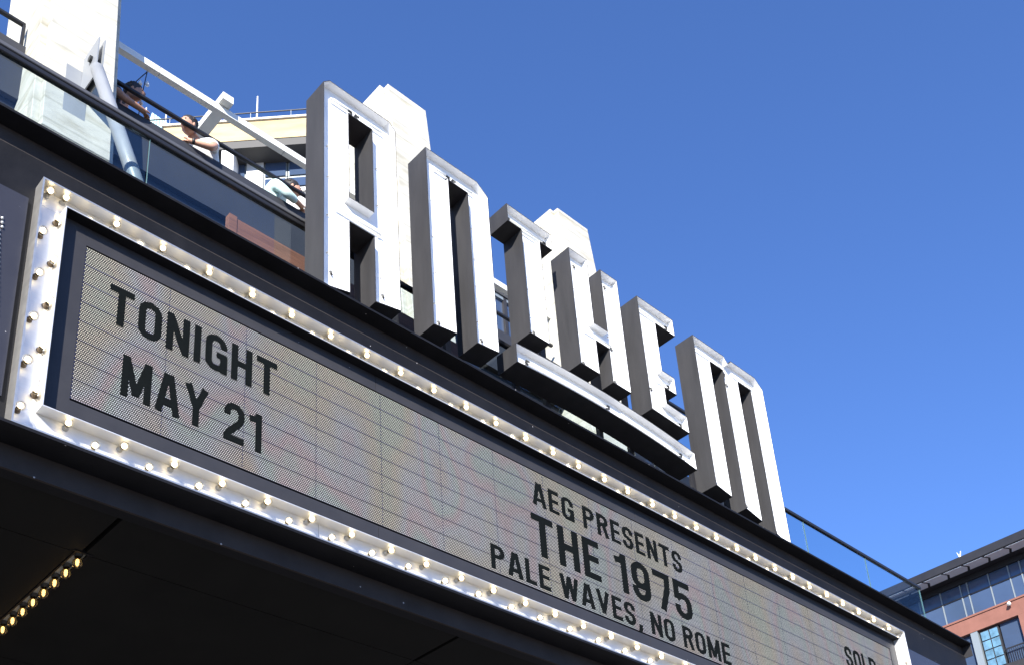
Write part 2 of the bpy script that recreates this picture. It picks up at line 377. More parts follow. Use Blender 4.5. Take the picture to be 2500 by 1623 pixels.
# condensed lettering drawn as strokes (unit cap height)
def arc(cx, cy, rx, ry, a0, a1, n=8):
    return [(cx+rx*math.cos(math.radians(a0+(a1-a0)*i/n)), cy+ry*math.sin(math.radians(a0+(a1-a0)*i/n))) for i in range(n+1)]
ST = .157; h_ = ST/2
def glyph(c):
    """returns (width, [strokes]); a stroke is (points, closed)"""
    W = .52; l, r, m = h_, W-h_, W/2; q = (r-l)/2; t, b = 1-h_, h_
    if c == 'T': return .53, [([(0, t), (.53, t)], 0), ([(.265, 1), (.265, 0)], 0)]
    if c == 'O': return W, [(arc(m, t-q, q, q, 0, 180)+arc(m, b+q, q, q, 180, 360), 1)]
    if c == 'N': return .53, [([(l, 0), (l, 1)], 0), ([(.53-h_, 0), (.53-h_, 1)], 0), ([(h_*1.05, 1-h_*.6), (.53-h_*1.05, h_*.6)], 0)]
    if c == 'I': return ST, [([(h_, 0), (h_, 1)], 0)]
    if c == 'G': return W, [([(r, .67), (r, t-q)]+arc(m, t-q, q, q, 0, 180)+arc(m, b+q, q, q, 180, 360)+[(r, .5)], 0), ([(m+.01, .465), (W, .465)], 0), ([(W-h_*.8, .5), (W-h_*.8, 0)], 0)]
    if c == 'H': return W, [([(l, 0), (l, 1)], 0), ([(r, 0), (r, 1)], 0), ([(l, .51), (r, .51)], 0)]
    if c == 'M': return .67, [([(l, 0), (l, 1)], 0), ([(.67-h_, 0), (.67-h_, 1)], 0), ([(h_*1.15, .97), (.335, .1)], 0), ([(.67-h_*1.15, .97), (.335, .1)], 0)]
    if c == 'A': return .56, [([(h_*.85, 0), (.28-.035, 1)], 0), ([(.56-h_*.85, 0), (.28+.035, 1)], 0), ([(.13, .27), (.43, .27)], 0)]
    if c == 'Y': return .56, [([(h_*.9, 1), (.28, .44)], 0), ([(.56-h_*.9, 1), (.28, .44)], 0), ([(.28, .5), (.28, 0)], 0)]
    if c == 'E': return .44, [([(h_, 0), (h_, 1)], 0), ([(h_, t), (.44, t)], 0), ([(h_, .52), (.41, .52)], 0), ([(h_, b), (.44, b)], 0)]
    if c == 'L': return .42, [([(h_, 0), (h_, 1)], 0), ([(h_, b), (.42, b)], 0)]
    if c == 'P': return W, [([(l, 0), (l, 1)], 0), ([(l, t), (m, t)]+arc(m, t-.2, q, .2, 90, -90)+[(l, t-.4)], 0)]
    if c == 'R': return W, [([(l, 0), (l, 1)], 0), ([(l, t), (m, t)]+arc(m, t-.19, q, .19, 90, -90)+[(l, t-.38)], 0), ([(m+.04, t-.38), (r+.01, 0)], 0)]
    if c == 'S': return .5, [([(.5-h_, .68), (.5-h_, t-.17)]+arc(.25, t-.17, .25-h_, .17, 0, 180)+[(h_, .66), (.13, .56), (.37, .44), (.5-h_, .34)]+arc(.25, b+.17, .25-h_, .17, 0, -180)+[(h_, .32)], 0)]
    if c == 'W': return .76, [([(h_*.8, 1), (.22, 0)], 0), ([(.22, 0), (.38, .96)], 0), ([(.38, .96), (.54, 0)], 0), ([(.54, 0), (.76-h_*.8, 1)], 0)]
    if c == 'V': return .56, [([(h_*.85, 1), (.28, .03)], 0), ([(.56-h_*.85, 1), (.28, .03)], 0)]
    if c == 'D': return W, [([(l, 0), (l, 1)], 0), ([(l, t), (m, t)]+arc(m, t-q, q, q, 90, 0)+arc(m, b+q, q, q, 0, -90)+[(l, b)], 0)]
    if c == ',': return .2, [([(.1, .17), (.1, .0)], 0), ([(.1, .02), (.04, -.17)], 0)]
    if c == '1': return .36, [([(.26, 1), (.26, 0)], 0), ([(.02, .8), (.2, .84), (.27, .97)], 0)]
    if c == '2': return W, [([(l, .66), (l, t-q)]+arc(m, t-q, q, q, 180, 0)+[(r, .64), (r-.04, .53), (l+.04, .2), (l, b)], 0), ([(0, b), (W, b)], 0)]
    if c == '9': return W, [(arc(m, t-q, q, q, 0, 180)+arc(m, .45+q*.6, q, q, 180, 360), 1), ([(r, .7), (r, b+q)]+arc(m, b+q, q, q, 0, -180)+[(l, .33)], 0)]
    if c == '7': return .5, [([(0, t), (.5, t)], 0), ([(.5-h_, t), (.4, .6), (.22, 0)], 0)]
    if c == '5': return W, [([(W-.02, t), (l, t)], 0), ([(l, 1), (l, .5)], 0), ([(l, .5), (l+.06, .56)]+arc(m, .61-q, q, q, 110, 0)+arc(m, b+q, q, q, 0, -180)+[(l, .34)], 0)]
    return .24, []
def stroke(mb, pts, closed, wd, fx):
    n = len(pts); L = []; R_ = []
    P = [Vector((p[0], p[1])) for p in pts]
    for i in range(n):
        a = P[i-1] if (i > 0 or closed) else None; b = P[(i+1) % n] if (i < n-1 or closed) else None
        if a is not None and (P[i]-a).length < 1e-6: a = P[i-2]
        if b is not None and (b-P[i]).length < 1e-6: b = P[(i+2) % n]
        d0 = (P[i]-a).normalized() if a is not None else None; d1 = (b-P[i]).normalized() if b is not None else None
        d0 = d0 or d1; d1 = d1 or d0
        n0 = Vector((-d0.y, d0.x)); n1 = Vector((-d1.y, d1.x)); mm = (n0+n1)
        mm = mm.normalized() if mm.length > 1e-6 else n0; k = wd/2/max(.5, mm.dot(n0))
        L.append(P[i]+mm*k); R_.append(P[i]-mm*k)
    vs = [fx(p, 0) for p in L]+[fx(p, 0) for p in R_]+[fx(p, 1) for p in L]+[fx(p, 1) for p in R_]; fs = []
    for i in range(n if closed else n-1):
        j = (i+1) % n
        fs += [(i, j, n+j, n+i), (2*n+i, 2*n+j, 3*n+j, 3*n+i), (i, j, 2*n+j, 2*n+i), (n+i, n+j, 3*n+j, 3*n+i)]
    if not closed: fs += [(0, n, 3*n, 2*n), (n-1, 2*n-1, 4*n-1, 3*n-1)]
    mb.add(vs, fs)
lay = [0]
def text(line, x0, x1, z0, z1, gap=.115):
    """fit the line between x0 and x1 at cap height z1-z0; one mesh for each character"""
    adv = 0; items = []
    for ch in line:
        wd, st = glyph(ch); items.append((adv, st, ch)); adv += wd+gap if ch != ' ' else .3
    tot = adv-gap; sc = z1-z0; sx = (x1-x0)/tot
    for a, st, ch in items:
        if not st: continue
        mb = MB()
        for pts, cl in st:
            lay[0] = (lay[0]+1) % 6; dy = lay[0]*.0002
            stroke(mb, pts, cl, ST, lambda p, k: (x0+(a+p.x)*sx, YL-.003-dy if k == 0 else YL-.0002, z0+p.y*sc))
        mb.build('character', 'text', ls)
K = 6.293
text('TONIGHT', .4149*K, .6335*K, .9148*K, .9672*K)
text('MAY 21', .4366*K, .6149*K, .8262*K, .8806*K)
text('AEG PRESENTS', 1.0787*K, 1.4325*K, .9415*K, .9822*K, gap=.125)
text('THE 1975', 1.0711*K, 1.4440*K, .8537*K, .9236*K)
text('PALE WAVES, NO ROME', .9838*K, 1.5365*K, .7998*K+.001, .8395*K, gap=.12)
text('SOLD', 1.9372*K, 2.056*K, .909*K, .9556*K)

# ------------------------------------------------------------------ big channel letters
DF = 6.35; DEP = .044*DF; REC = .0125*DF; LIP = .009
def arch(x): return 1.2065-.235*(x-1.245)**2
ZT = 1.5315
def offset(loop, d):
    n = len(loop); out = []
    P = [Vector(p) for p in loop]
    for i in range(n):
        d0 = (P[i]-P[i-1]).normalized(); d1 = (P[(i+1) % n]-P[i]).normalized()
        n0 = Vector((-d0.y, d0.x)); n1 = Vector((-d1.y, d1.x)); m = (n0+n1).normalized()
        out.append(P[i]+m*(d/max(.3, m.dot(n0))))
    return out
def channel_letter(name, outer, holes, tubes, hooks, label):
    xs_ = sorted(set(round(p[0], 4) for p in outer)); stand = []
    for x, z in hooks:
        zz = z+.035
        while zz < 1.47 and name == 'sign_letter':
            stand.append((x-.004+random.uniform(-.003, .003), zz)); zz += random.uniform(.055, .075)
    loops = [[(x*DF, z*DF) for x, z in outer]]+[[(x*DF, z*DF) for x, z in hh] for hh in holes]
    # outer counter-clockwise, holes clockwise, so that 'left of the edge' is always inside the metal
    def area(l): return sum(l[i-1][0]*l[i][1]-l[i][0]*l[i-1][1] for i in range(len(l)))
    loops = [l if (area(l) > 0) == (i == 0) else l[::-1] for i, l in enumerate(loops)]
    x0 = min(p[0] for p in loops[0]); z0 = min(p[1] for p in loops[0])
    t = thing(name, (x0, DF, z0), label, 'sign letter', 'letters of the rooftop sign')
    ret, lip, inn = MB(), MB(), MB(); inl = [offset(l, LIP) for l in loops]
    for l, il in zip(loops, inl):
        n = len(l); idx = [(i, (i+1) % n) for i in range(n)]
        ret.add([(x, DF, z) for x, z in l]+[(x, DF+DEP, z) for x, z in l], [(i, j, n+j, n+i) for i, j in idx])
        lip.add([(x, DF, z) for x, z in l]+[(p[0], DF, p[1]) for p in il], [(i, j, n+j, n+i) for i, j in idx])
        inn.add([(p[0], DF, p[1]) for p in il]+[(p[0], DF+REC, p[1]) for p in il], [(i, j, n+j, n+i) for i, j in idx])
    tri = tessellate_polygon([[Vector((x, z, 0)) for x, z in l] for l in loops])
    flat = [p for l in loops for p in l]
    ret.add([(x, DF+DEP, z) for x, z in flat], [tuple(f) for f in tri])
    flat2 = [p for l in inl for p in l]
    pan = MB().add([(p[0], DF+REC, p[1]) for p in flat2], [tuple(f) for f in tri])
    ret.build('return', 'letter', t); lip.build('lip', 'letter', t)
    inn.build('inner_wall', 'white', t); pan.build('face_panel', 'white', t)
    for pl in tubes:
        pl, ends = pl if isinstance(pl, tuple) else (pl, (0, 0))
        yy = DF+REC-.026
        pts = [(x*DF, yy, z*DF) for x, z in pl]
        tb = MB().tube(pts, .0105, 7).build('neon_tube', 'tube', t, smooth=True)
        for e, nx, dk in ((pts[0], pts[1], ends[0]), (pts[-1], pts[-2], ends[1])):
            if not dk: continue
            d = (Vector(nx)-Vector(e)).normalized()
            MB().tube([Vector(e)+d*.03, Vector(e)-d*.014, Vector(e)-d*.02+Vector((0, .006, -.02)), Vector(e)+d*.02+Vector((0, .01, -.034))], .0115, 7).build('tube_end', 'dark', tb)
    for (x, z) in stand:
        MB().tube([(x*DF, DF+REC+.001, z*DF), (x*DF+.004, DF+REC-.02, z*DF)], .007, 6).build('tube_support', 'socketw', t)
    for (x, z) in hooks:
        X, Z = x*DF, z*DF
        MB().tube([(X, DF+REC-.002, Z+.03), (X, DF+REC-.014, Z+.022), (X+.002, DF+REC-.016, Z), (X+.014, DF+REC-.012, Z-.008)], .0105, 7).build('tube_end', 'dark', t)
    return t
w_ = .0465
def leg_bottom(a, b): return arch(a), arch(b)
# A
a0, a1, b0, b1 = .702, .7475, .7905, .8368
channel_letter('sign_letter',
    [(a0, arch(a0)), (a1, arch(a1)), (a1, 1.2785), (b0, 1.2785), (b0, arch(b0)), (b1, arch(b1)), (b1, ZT-.008), (b1-.012, ZT+.004), (a0+.011, ZT+.004), (a0, ZT-.007)],
    [[(a1, 1.326), (b0, 1.326), (b0, 1.4925), (a1, 1.4925)]],
    [([(a0+.018, 1.5115), (.757, 1.5115)], (0, 1)), ([(.768, 1.5115), (b1-.02, 1.5115)], (1, 0)), [(a0+.026, 1.300), (b1-.026, 1.300)]],
    [(.722, 1.175), (.812, 1.186)], 'tallest white letter A with dark side returns, first of the sign')
# N
a0, a1, b0, b1 = .8975, .9438, .9845, 1.0312
channel_letter('sign_letter',
    [(a0, arch(a0)), (a1, arch(a1)), (a1, 1.4965), (b0, 1.4965), (b0, arch(b0)), (b1, arch(b1)), (b1, 1.5185), (b1-.0232, ZT+.006), (a0, ZT+.004)], [],
    [([(a0+.022, 1.5145), (.951, 1.5145)], (0, 1)), ([(.962, 1.5145), (b1-.028, 1.5145)], (1, 0))],
    [(.917, 1.197), (1.004, 1.211)], 'tall white letter N with clipped corner, between the A and the T')
# T
channel_letter('sign_letter',
    [(1.1062, 1.277), (1.151, 1.277), (1.151, 1.4975), (1.1815, 1.4975), (1.1815, ZT+.002), (1.0748, ZT+.004), (1.0748, 1.4975), (1.1062, 1.4975)], [],
    [([(1.0835, 1.5145), (1.172, 1.5145)], (1, 1)), [(1.088, 1.5075), (1.165, 1.5075)]],
    [(1.126, 1.293)], 'white letter T with wide top bar, above the left end of the curved bar')
# H
channel_letter('sign_letter',
    [(1.2255, 1.2785), (1.2735, 1.2785), (1.2735, 1.3508), (1.3072, 1.3508), (1.3072, 1.2785), (1.355, 1.2785), (1.355, ZT+.001), (1.3085, ZT+.001), (1.3085, 1.39), (1.2735, 1.39), (1.2735, ZT+.002), (1.2255, ZT+.002)], [],
    [[(1.255, 1.371), (1.325, 1.371)]],
    [(1.2455, 1.293), (1.3265, 1.293), (1.2475, 1.508), (1.329, 1.508), (1.327, 1.366)], 'white letter H with two stems over the middle of the curved bar')
# E
channel_letter('sign_letter',
    [(1.4102, 1.2725), (1.516, 1.2665), (1.516, 1.3035), (1.458, 1.3075), (1.458, 1.3425), (1.4935, 1.3425), (1.4935, 1.3815), (1.458, 1.3815), (1.458, 1.4915), (1.5162, 1.4915), (1.5162, ZT), (1.4102, ZT-.001)], [],
    [([(1.424, 1.512), (1.503, 1.512)], (0, 1)), ([(1.45, 1.362), (1.482, 1.362)], (0, 1)), ([(1.44, 1.288), (1.503, 1.285)], (0, 1))],
    [(1.43, 1.33)], 'white letter E with short middle arm, beside the M')
# M
a0, a1, b0, b1, c0, c1 = 1.578, 1.625, 1.6672, 1.7165, 1.7605, 1.809
channel_letter('sign_letter',
    [(a0, arch(a0)), (a1, arch(a1)), (a1, 1.4895), (b0, 1.4895), (b0, arch(b0)), (b1, arch(b1)), (b1, 1.4855), (c0, 1.4855), (c0, arch(c0)), (c1, arch(c1)), (c1, 1.511), (1.786, ZT-.001), (1.7025, ZT-.001), (1.6905, 1.518), (1.679, ZT-.001), (a0, ZT-.001)], [],
    [([(a0+.016, 1.5105), (1.663, 1.5105), (1.683, 1.494)], (0, 1)), [(1.715, 1.5085), (1.784, 1.5085)]],
    [(1.593, 1.195), (1.686, 1.181), (1.778, 1.158), (1.69, 1.468)], 'tall white letter M with three legs, last of the sign')
# curved bar under T, H, E
N_ = 14; bx = [1.069+(1.5222-1.069)*i/N_ for i in range(N_+1)]
bar = [(x, arch(x)) for x in bx]+[(x, arch(x)+.0375) for x in bx[::-1]]
bt = channel_letter('sign_bar', bar, [], [([(x, arch(x)+.021) for x in bx[1:8]], (1, 1)), ([(x, arch(x)+.021) for x in bx[8:14]], (0, 1))],
    [(1.50, arch(1.5)+.012)], 'gently arched white bar under the letters T, H and E')
bt['category'] = 'sign bar'; del bt['group']

# dark posts that carry the sign
for xr, ztop, wh in ((.76, 1.30, 'hole of the letter A'), (.92, 1.30, 'left leg of the N'), (1.06, 1.22, 'left end of the curved bar'), (1.128, 1.27, 'stem of the T'), (1.252, 1.30, 'left stem of the H'),
        (1.33, 1.30, 'right stem of the H'), (1.43, 1.30, 'stem of the E'), (1.50, 1.22, 'right end of the curved bar'), (1.60, 1.30, 'first leg of the M'), (1.69, 1.30, 'middle leg of the M'), (1.785, 1.30, 'last leg of the M')):
    X = xr*6.665
    single('sign_post', MB().box(X-.035, X+.035, 6.632, 6.675, 7.05, ztop*6.64), 'bdark', 'dark steel sign post standing behind the '+wh, 'post', 'posts behind the sign letters', (X, 6.65, 7.05))

# ------------------------------------------------------------------ glass guard behind the letters
YG = 6.73
gg = thing('glass_guard', (6, YG, 7.05), 'frameless glass guard with black handrail behind the sign letters', 'glass railing')
xs = [15.80-1.6*k for k in range(13)][::-1]
for a, b in zip(xs, xs[1:]):
    pn = MB().box(a+.008, b-.008, YG, YG+.014, 7.06, 8.175).build('glass_pane', 'gguard', gg)
    MB().box(a+.002, a+.0045, YG, YG+.014, 7.06, 8.17).build('pane_edge', 'gedge', pn)
MB().box(15.79, 15.797, YG, YG+.016, 7.06, 8.17).build('pane_edge', 'gedge', gg)
for k in range(5):
    y = YG+.03+k*1.2
    MB().box(15.788, 15.80, y, y+1.19, 7.06, 8.175).build('glass_pane', 'gguard', gg)
MB().box(xs[0], 15.83, YG-.018, YG+.03, 8.176, 8.228).build('handrail', 'rail', gg, bevel=.008)
MB().box(15.78, 15.83, YG+.035, YG+6, 8.176, 8.226).build('handrail', 'rail', gg, bevel=.008)
MB().box(xs[0], 4.9, YG-.018, YG+.03, 8.24, 8.283).build('rail_cap', 'cap', gg, bevel=.006)

# ------------------------------------------------------------------ terrace front behind the guard
structure('terrace_wall', MB().box(XL, 15.0, 8.87, 8.95, 7.0, 10.3), 'terrd')
structure('terrace_fascia', MB().box(XL, 10.3, 8.80, 8.86, 10.2, 10.945), 'terr')
structure('terrace_floor', MB().box(XL, 15.0, 8.955, 14.6, 9.75, 9.85), 'conc')
tr = thing('terrace_handrail', (4, 8.86, 10.945), 'thin black handrail above the dark terrace wall, in front of the people', 'handrail')
MB().box(3.50, 10.2, 8.80, 8.845, 11.235, 11.275).build('rail', 'rail', tr, bevel=.006)
MB().box(XL, 2.52, 8.80, 8.845, 11.235, 11.275).build('rail', 'rail', tr, bevel=.006)
MB().box(2.49, 2.52, 8.80, 8.83, 10.945, 11.235).build('rail_post', 'rail', tr)
for X in (6.4, 7.9, 9.6): MB().box(X, X+.03, 8.80, 8.83, 10.945, 11.235).build('rail_post', 'rail', tr)

# ------------------------------------------------------------------ leaning concrete pillars
def yl(z): return 8.27+.0816*(z-9.78)
def pillar(x0, x1, ztop, label, flare=False):
    zb = 7.05; t = thing('concrete_pillar', ((x0+x1)/2, yl(zb), zb), label, 'pillar', 'leaning concrete pillars')
    def blk(xa, xb, ya, yb, z0, z1, nm):
        MB().hexa([(xa, yl(z0)+ya, z0), (xb, yl(z0)+ya, z0), (xb, yl(z0)+yb, z0), (xa, yl(z0)+yb, z0)],
                  [(xa, yl(z1)+ya, z1), (xb, yl(z1)+ya, z1), (xb, yl(z1)+yb, z1), (xa, yl(z1)+yb, z1)]).build(nm, 'conc', t, bevel=.006)
    zs = [zb, 9.42, ztop] if flare else [zb, ztop]
    for z0, z1 in zip(zs, zs[1:]):
        blk(x0, x1, 0, .09, z0+.006, z1-.006, 'front_slab'); blk(x0-.07, x1+.07, .09, 1.1, z0, z1, 'shaft')
    if flare:
        MB().hexa([(x0-.45, 8.6, 7.05), (x0-.07, 8.45, 7.05), (x0-.07, 9.3, 7.05), (x0-.45, 9.3, 7.05)],
                  [(x0-.10, yl(9.9)+.45, 9.9), (x0-.068, yl(9.9)+.2, 9.9), (x0-.068, yl(9.9)+1.0, 9.9), (x0-.10, yl(9.9)+1.0, 9.9)]).build('haunch', 'conc', t)
    return t
pillar(2.62, 3.293, 14.6, 'massive sunlit concrete pillar at the upper left with the steel brace', True)
pillar(7.10, 7.768, 13.95, 'pale concrete pillar rising behind the letters A and N')
pillar(10.39, 11.07, 13.9, 'pale concrete pillar rising behind the letters T and H')

# steel brace from the first pillar down to the marquee
br = thing('steel_brace', (2.99, 6.80, 7.3), 'round grey steel brace running from the concrete pillar down to the marquee', 'brace')
MB().tube([(2.99, 8.02, 10.24), (2.99, 6.66, 7.30)], .064, 16).build('tube', 'brace', br, smooth=True)
MB().box(2.955, 2.967, 7.97, 8.3, 10.1, 10.62).build('clevis_plate', 'brace', br)
MB().box(3.013, 3.025, 7.97, 8.3, 10.1, 10.62).build('clevis_plate', 'brace', br)
MB().tube([(2.93, 8.10, 10.42), (3.05, 8.10, 10.42)], .035, 10).build('pin', 'dark', br)
MB().tube([(2.99, 8.12, 10.46), (2.99, 8.00, 10.20)], .035, 8).build('eye_bar', 'dark', br)
MB().hexa([(2.80, 8.27, 9.78), (3.02, 8.27, 9.78), (3.02, 8.30, 9.78), (2.80, 8.30, 9.78)], [(2.80, 8.31, 10.45), (3.02, 8.31, 10.45), (3.02, 8.34, 10.45), (2.80, 8.34, 10.45)]).build('base_plate', 'brace', br)

# roof beams of the terrace pergola
rb = thing('pergola_beam', (3.3, 8.9, 11.885), 'long white steel beam running from the first concrete pillar behind the letters', 'beam')
xs = [3.3, 4.02, 5.68, 8.2, 10.5]
for a, b in zip(xs, xs[1:]): MB().box(a+.004, b-.004, 8.90, 8.975, 11.885, 11.98).build('beam_length', 'beam', rb)
single('cross_beam', MB().box(4.76, 4.90, 8.80, 12.2, 11.984, 12.09), 'beam', 'short white cross beam lying over the long white beam', 'beam', None, (4.83, 8.8, 11.984))
# string lights under the beam
sl = thing('string_lights', (4.0, 8.95, 10.95), 'string of small clear bulbs hanging from the long white beam', 'string lights')
def px(x, y, D):                                           # photo position -> point at depth D from the eye plane
    v = F+R2*((x-1250)/2840)-U2*((y-1666.5)/2840); return v*(D/v.y)
for pts in ([(359.5, 176), (341, 192), (316, 214), (300, 236)], [(359.5, 176), (354, 200), (345, 240), (338, 285)]):
    MB().tube([px(a, b, 8.98) for a, b in pts], .006, 5).build('cable', 'wire', sl)
for a, b in ((343, 197), (360, 200), (345, 246)):
    c = px(a, b, 8.98)
    mb = MB().lathe([(0, .008), (-.02, .012), (-.045, .024), (-.065, .02), (-.075, .001)], (0, 0, 1), 8); mb.v = [tuple(Vector(v)+c) for v in mb.v]
    o = mb.build('bulb', 'dome', sl, smooth=True)

# wooden planter behind the glass
pl = thing('wooden_planter', (4.1, 7.3, 7.05), 'reddish brown wooden planter box behind the glass guard', 'planter')
for k in range(4): MB().box(4.15, 6.9, 7.28, 7.31, 7.60+k*.225, 7.60+k*.225+.218).build('plank', 'wood', pl, bevel=.004)
MB().box(4.06, 4.14, 7.27, 7.34, 7.06, 8.50).build('corner_post', 'wood', pl)
for k in range(3): MB().box(4.09, 4.12, 7.35, 8.0, 7.60+k*.225, 7.60+k*.225+.218).build('plank', 'wood', pl)
MB().box(4.16, 6.9, 7.32, 8.0, 7.06, 8.35).build('liner', 'dgrey', pl)

# ------------------------------------------------------------------ pavilion of windows behind the N and T
pv = thing('window_pavilion', (11.5, 12.0, 9.85), 'dark glazed pavilion with grey window frames seen between the letters N and T', 'building')
MB().box(10.6, 16.0, 12.0, 14.4, 9.86, 10.2).build('base_wall', 'dgrey', pv)
MB().box(10.6, 14.6, 11.96, 14.4, 15.78, 15.92).build('roof', 'dgrey', pv)
for k in range(5):
    X = 10.65+k*.98
    for z0, z1 in ((14.62, 15.7), (13.45, 14.5), (12.2, 13.35), (10.3, 12.1)):
        if k == 4: continue
        f = MB().box(X+.04, X+.94, 12.03, 12.05, z0, z1).build('window_pane', 'wing', pv)
    MB().box(X-.04, X+.04, 11.98, 12.1, 10.2, 15.78).build('mullion', 'frame', pv)
for z in (10.2, 12.1, 13.36, 14.5, 15.69): MB().box(10.6, 14.6, 11.985, 12.09, z+.01, z+.09).build('transom', 'mull' if z > 12 else 'frame', pv)
ug = thing('upper_guard', (15, 10.0, 12), 'small stretch of glass guard with black rail seen through the letter E', 'glass railing')
MB().box(13.6, 16.2, 10.0, 10.05, 13.12, 13.17).build('handrail', 'rail', ug)
for X in (13.6, 14.9): MB().box(X, X+1.28, 10.02, 10.03, 12.0, 13.12).build('glass_pane', 'gguard', ug)

# ------------------------------------------------------------------ yellow brick penthouse behind the terrace
d = 26.0; fh = Vector((math.sin(yaw), math.cos(yaw), 0)); Rh = Vector((math.cos(yaw), -math.sin(yaw), 0))
class RB(MB):                                           # box in the rotated frame: u to the right, v away, z up (u, z given as view ratios)
    def rb(s, u0, u1, v0, v1, z0, z1):
        k = (d+max(v0, 0))/d
        c = lambda u, v, z: Rh*(u*d*k)+fh*(d+v)+Vector((0, 0, z*d*k))
        return s.hexa([c(u0, v0, z0), c(u1, v0, z0), c(u1, v1, z0), c(u0, v1, z0)], [c(u0, v0, z1), c(u1, v0, z1), c(u1, v1, z1), c(u0, v1, z1)])
base = Rh*(-.25*d)+fh*d
pb = thing('brick_penthouse', (base.x, base.y, .9*d), 'yellow brick penthouse with big grey windows behind the people', 'building')
RB().rb(-.372, -.10, 0, 9, 1.1765, 1.2075).build('brick_band', 'brick', pb)
RB().rb(-.374, -.098, -.06, 9.05, 1.2077, 1.2105).build('coping', 'pale', pb)
RB().rb(-.365, -.10, .9, 9, .75, 1.176).build('core', 'dgrey', pb)
RB().rb(-.364, -.10, .02, .9, 1.164, 1.1763).build('soffit_band', 'dgrey', pb)
RB().rb(-.300, -.2855, .05, .85, .8, 1.1638).build('column', 'white', pb)
RB().rb(-.2695, -.2495, .62, .8, 1.0, 1.1605).build('pale_panel', 'pale', pb)
def win(u0, u1, z0, z1, m='wing'):
    f = RB().rb(u0, u1, .7, .85, z0, z1).build('window', 'mull', pb)
    RB().rb(u0+.0018, u1-.0018, .66, .70, z0+.0018, z1-.0018).build('pane', m, f)
win(-.2835, -.270, 1.08, 1.160); win(-.249, -.2215, 1.113, 1.1595); win(-.2205, -.185, 1.113, 1.1595)
win(-.249, -.2215, 1.0955, 1.112); win(-.2205, -.185, 1.0955, 1.112); win(-.36, -.302, 1.09, 1.16); win(-.184, -.14, 1.0955, 1.1595)
RB().rb(-.249, -.14, .55, .66, 1.089, 1.0945).build('sill', 'pale', pb)
RB().rb(-.249, -.14, .62, .85, 1.06, 1.0885).build('spandrel', 'pale', pb)
rr_ = thing('roof_railing', ((Rh*-.28+fh).x*(d+.3), (Rh*-.28+fh).y*(d+.3), 1.2105*(d+.3)), 'thin wire railing along the roof of the brick penthouse', 'railing')
c = lambda u, v, z: (Rh*u+fh+Vector((0, 0, z)))*(d+v)
MB().tube([c(-.40, .3, 1.2215), c(-.1, .3, 1.2215)], .022, 6).build('rail', 'frame', rr_)
for u in (-.365, -.316, -.267, -.218, -.17): MB().tube([c(u, .3, 1.2106), c(u, .3, 1.2215)], .012, 5).build('post', 'mull', rr_)
for i, (u, zt, lab) in enumerate(((-.2592, 1.249, 'tall thin white mast on the penthouse roof beside the letter A'), (-.395, 1.243, 'thin white mast left of the teal gable'), (-.370, 1.2315, 'short thin mast on the slope of the teal gable'))):
    p = c(u, .8, 1.205)
    single('roof_mast', MB().tube([p, c(u, .8, zt)], .035, 6, .025), 'pale', lab, 'mast', 'masts on the penthouse roof', p)
gb = thing('teal_gable', tuple(c(-.386, 3, 1.18)), 'pale teal gabled roof monitor left of the brick penthouse', 'roof')
q = lambda u, v, z: tuple(c(u, v, z))
MB().hexa([q(-.396, 3, 1.17), q(-.388, 3, 1.17), q(-.388, 9, 1.17), q(-.396, 9, 1.17)], [q(-.390, 3, 1.222), q(-.3875, 3, 1.235), q(-.3875, 9, 1.235), q(-.390, 9, 1.222)]).build('slope', 'teal', gb)
for k in range(9):
    v0, u0 = 3+k*.1, -.3875+k*.0034
    MB().hexa([q(u0, 3, 1.16), q(u0+.0028, 3, 1.16), q(u0+.0028, 8, 1.16), q(u0, 8, 1.16)],
              [q(u0, 3, 1.2345-k*.0034), q(u0+.0028, 3, 1.2345-k*.0034-.0028), q(u0+.0028, 8, 1.2345-k*.0034-.0028), q(u0, 8, 1.2345-k*.0034)]).build('roof_strip', 'teal', gb)

# ------------------------------------------------------------------ red brick building at the far right
XB = 45.0; XF = 43.8
rbld = thing('red_brick_building', (XB, 16, -H), 'red brick building with dark glazing and deep roof overhang at the far right', 'building')
MB().box(XB+.35, XB+14, 4, 32, -H, 22.9).build('core', 'bdark', rbld)
MB().box(XF, XF+.25, 3, 33, 22.95, 23.35).build('roof_fascia', 'bdark', rbld, bevel=.03)
MB().box(XF+.25, XB+14, 3, 33, 22.97, 23.3).build('roof', 'bdark', rbld)
for k in range(-6, 16):
    y = 18.44-.907*k
    a, b = XF+.06, XF+.66; z = 22.955; yy = [y, y-.80]
    vs = [(a, yy[0], z), (a, yy[1], z), ((a+b)/2, yy[1]-.13, z), (b, yy[1], z), (b, yy[0], z), ((a+b)/2, yy[0]-.13, z)]
    mb = MB().add([(x, Y, z-.03) for x, Y, z in vs]+vs, [(0, 1, 2, 5), (5, 2, 3, 4)]+[(i, (i+1) % 6, 6+(i+1) % 6, 6+i) for i in range(6)])
    mb.build('soffit_chevron', 'chev', rbld)
MB().box(XB-.05, XB+.3, 4, 32, 22.73, 22.965).build('eaves_beam', 'bdark', rbld)
ml = sorted([.452, .43, .408, .388, .381, .360, .341, .330, .31, .295, .28])
for a, b in zip(ml, ml[1:]):
    for z0, z1 in ((22.16, 22.72), (21.24, 22.12)):
        MB().box(XB+.05, XB+.09, a*XB+.03, b*XB-.03, z0, z1).build('window_pane', 'wing', rbld)
for a in ml: MB().box(XB+.02, XB+.12, a*XB-.024, a*XB+.024, 21.2, 22.73).build('mullion', 'mull', rbld)
MB().box(XB+.01, XB+.11, 13, 20.2, 22.121, 22.158).build('transom', 'frame', rbld)
MB().box(XB-.04, XB+.3, 4, 32, 21.12, 21.2).build('brick_cap', 'redb', rbld)
MB().box(XB, XB+.3, 4, 32, 20.45, 21.118).build('brick_band', 'redb', rbld)
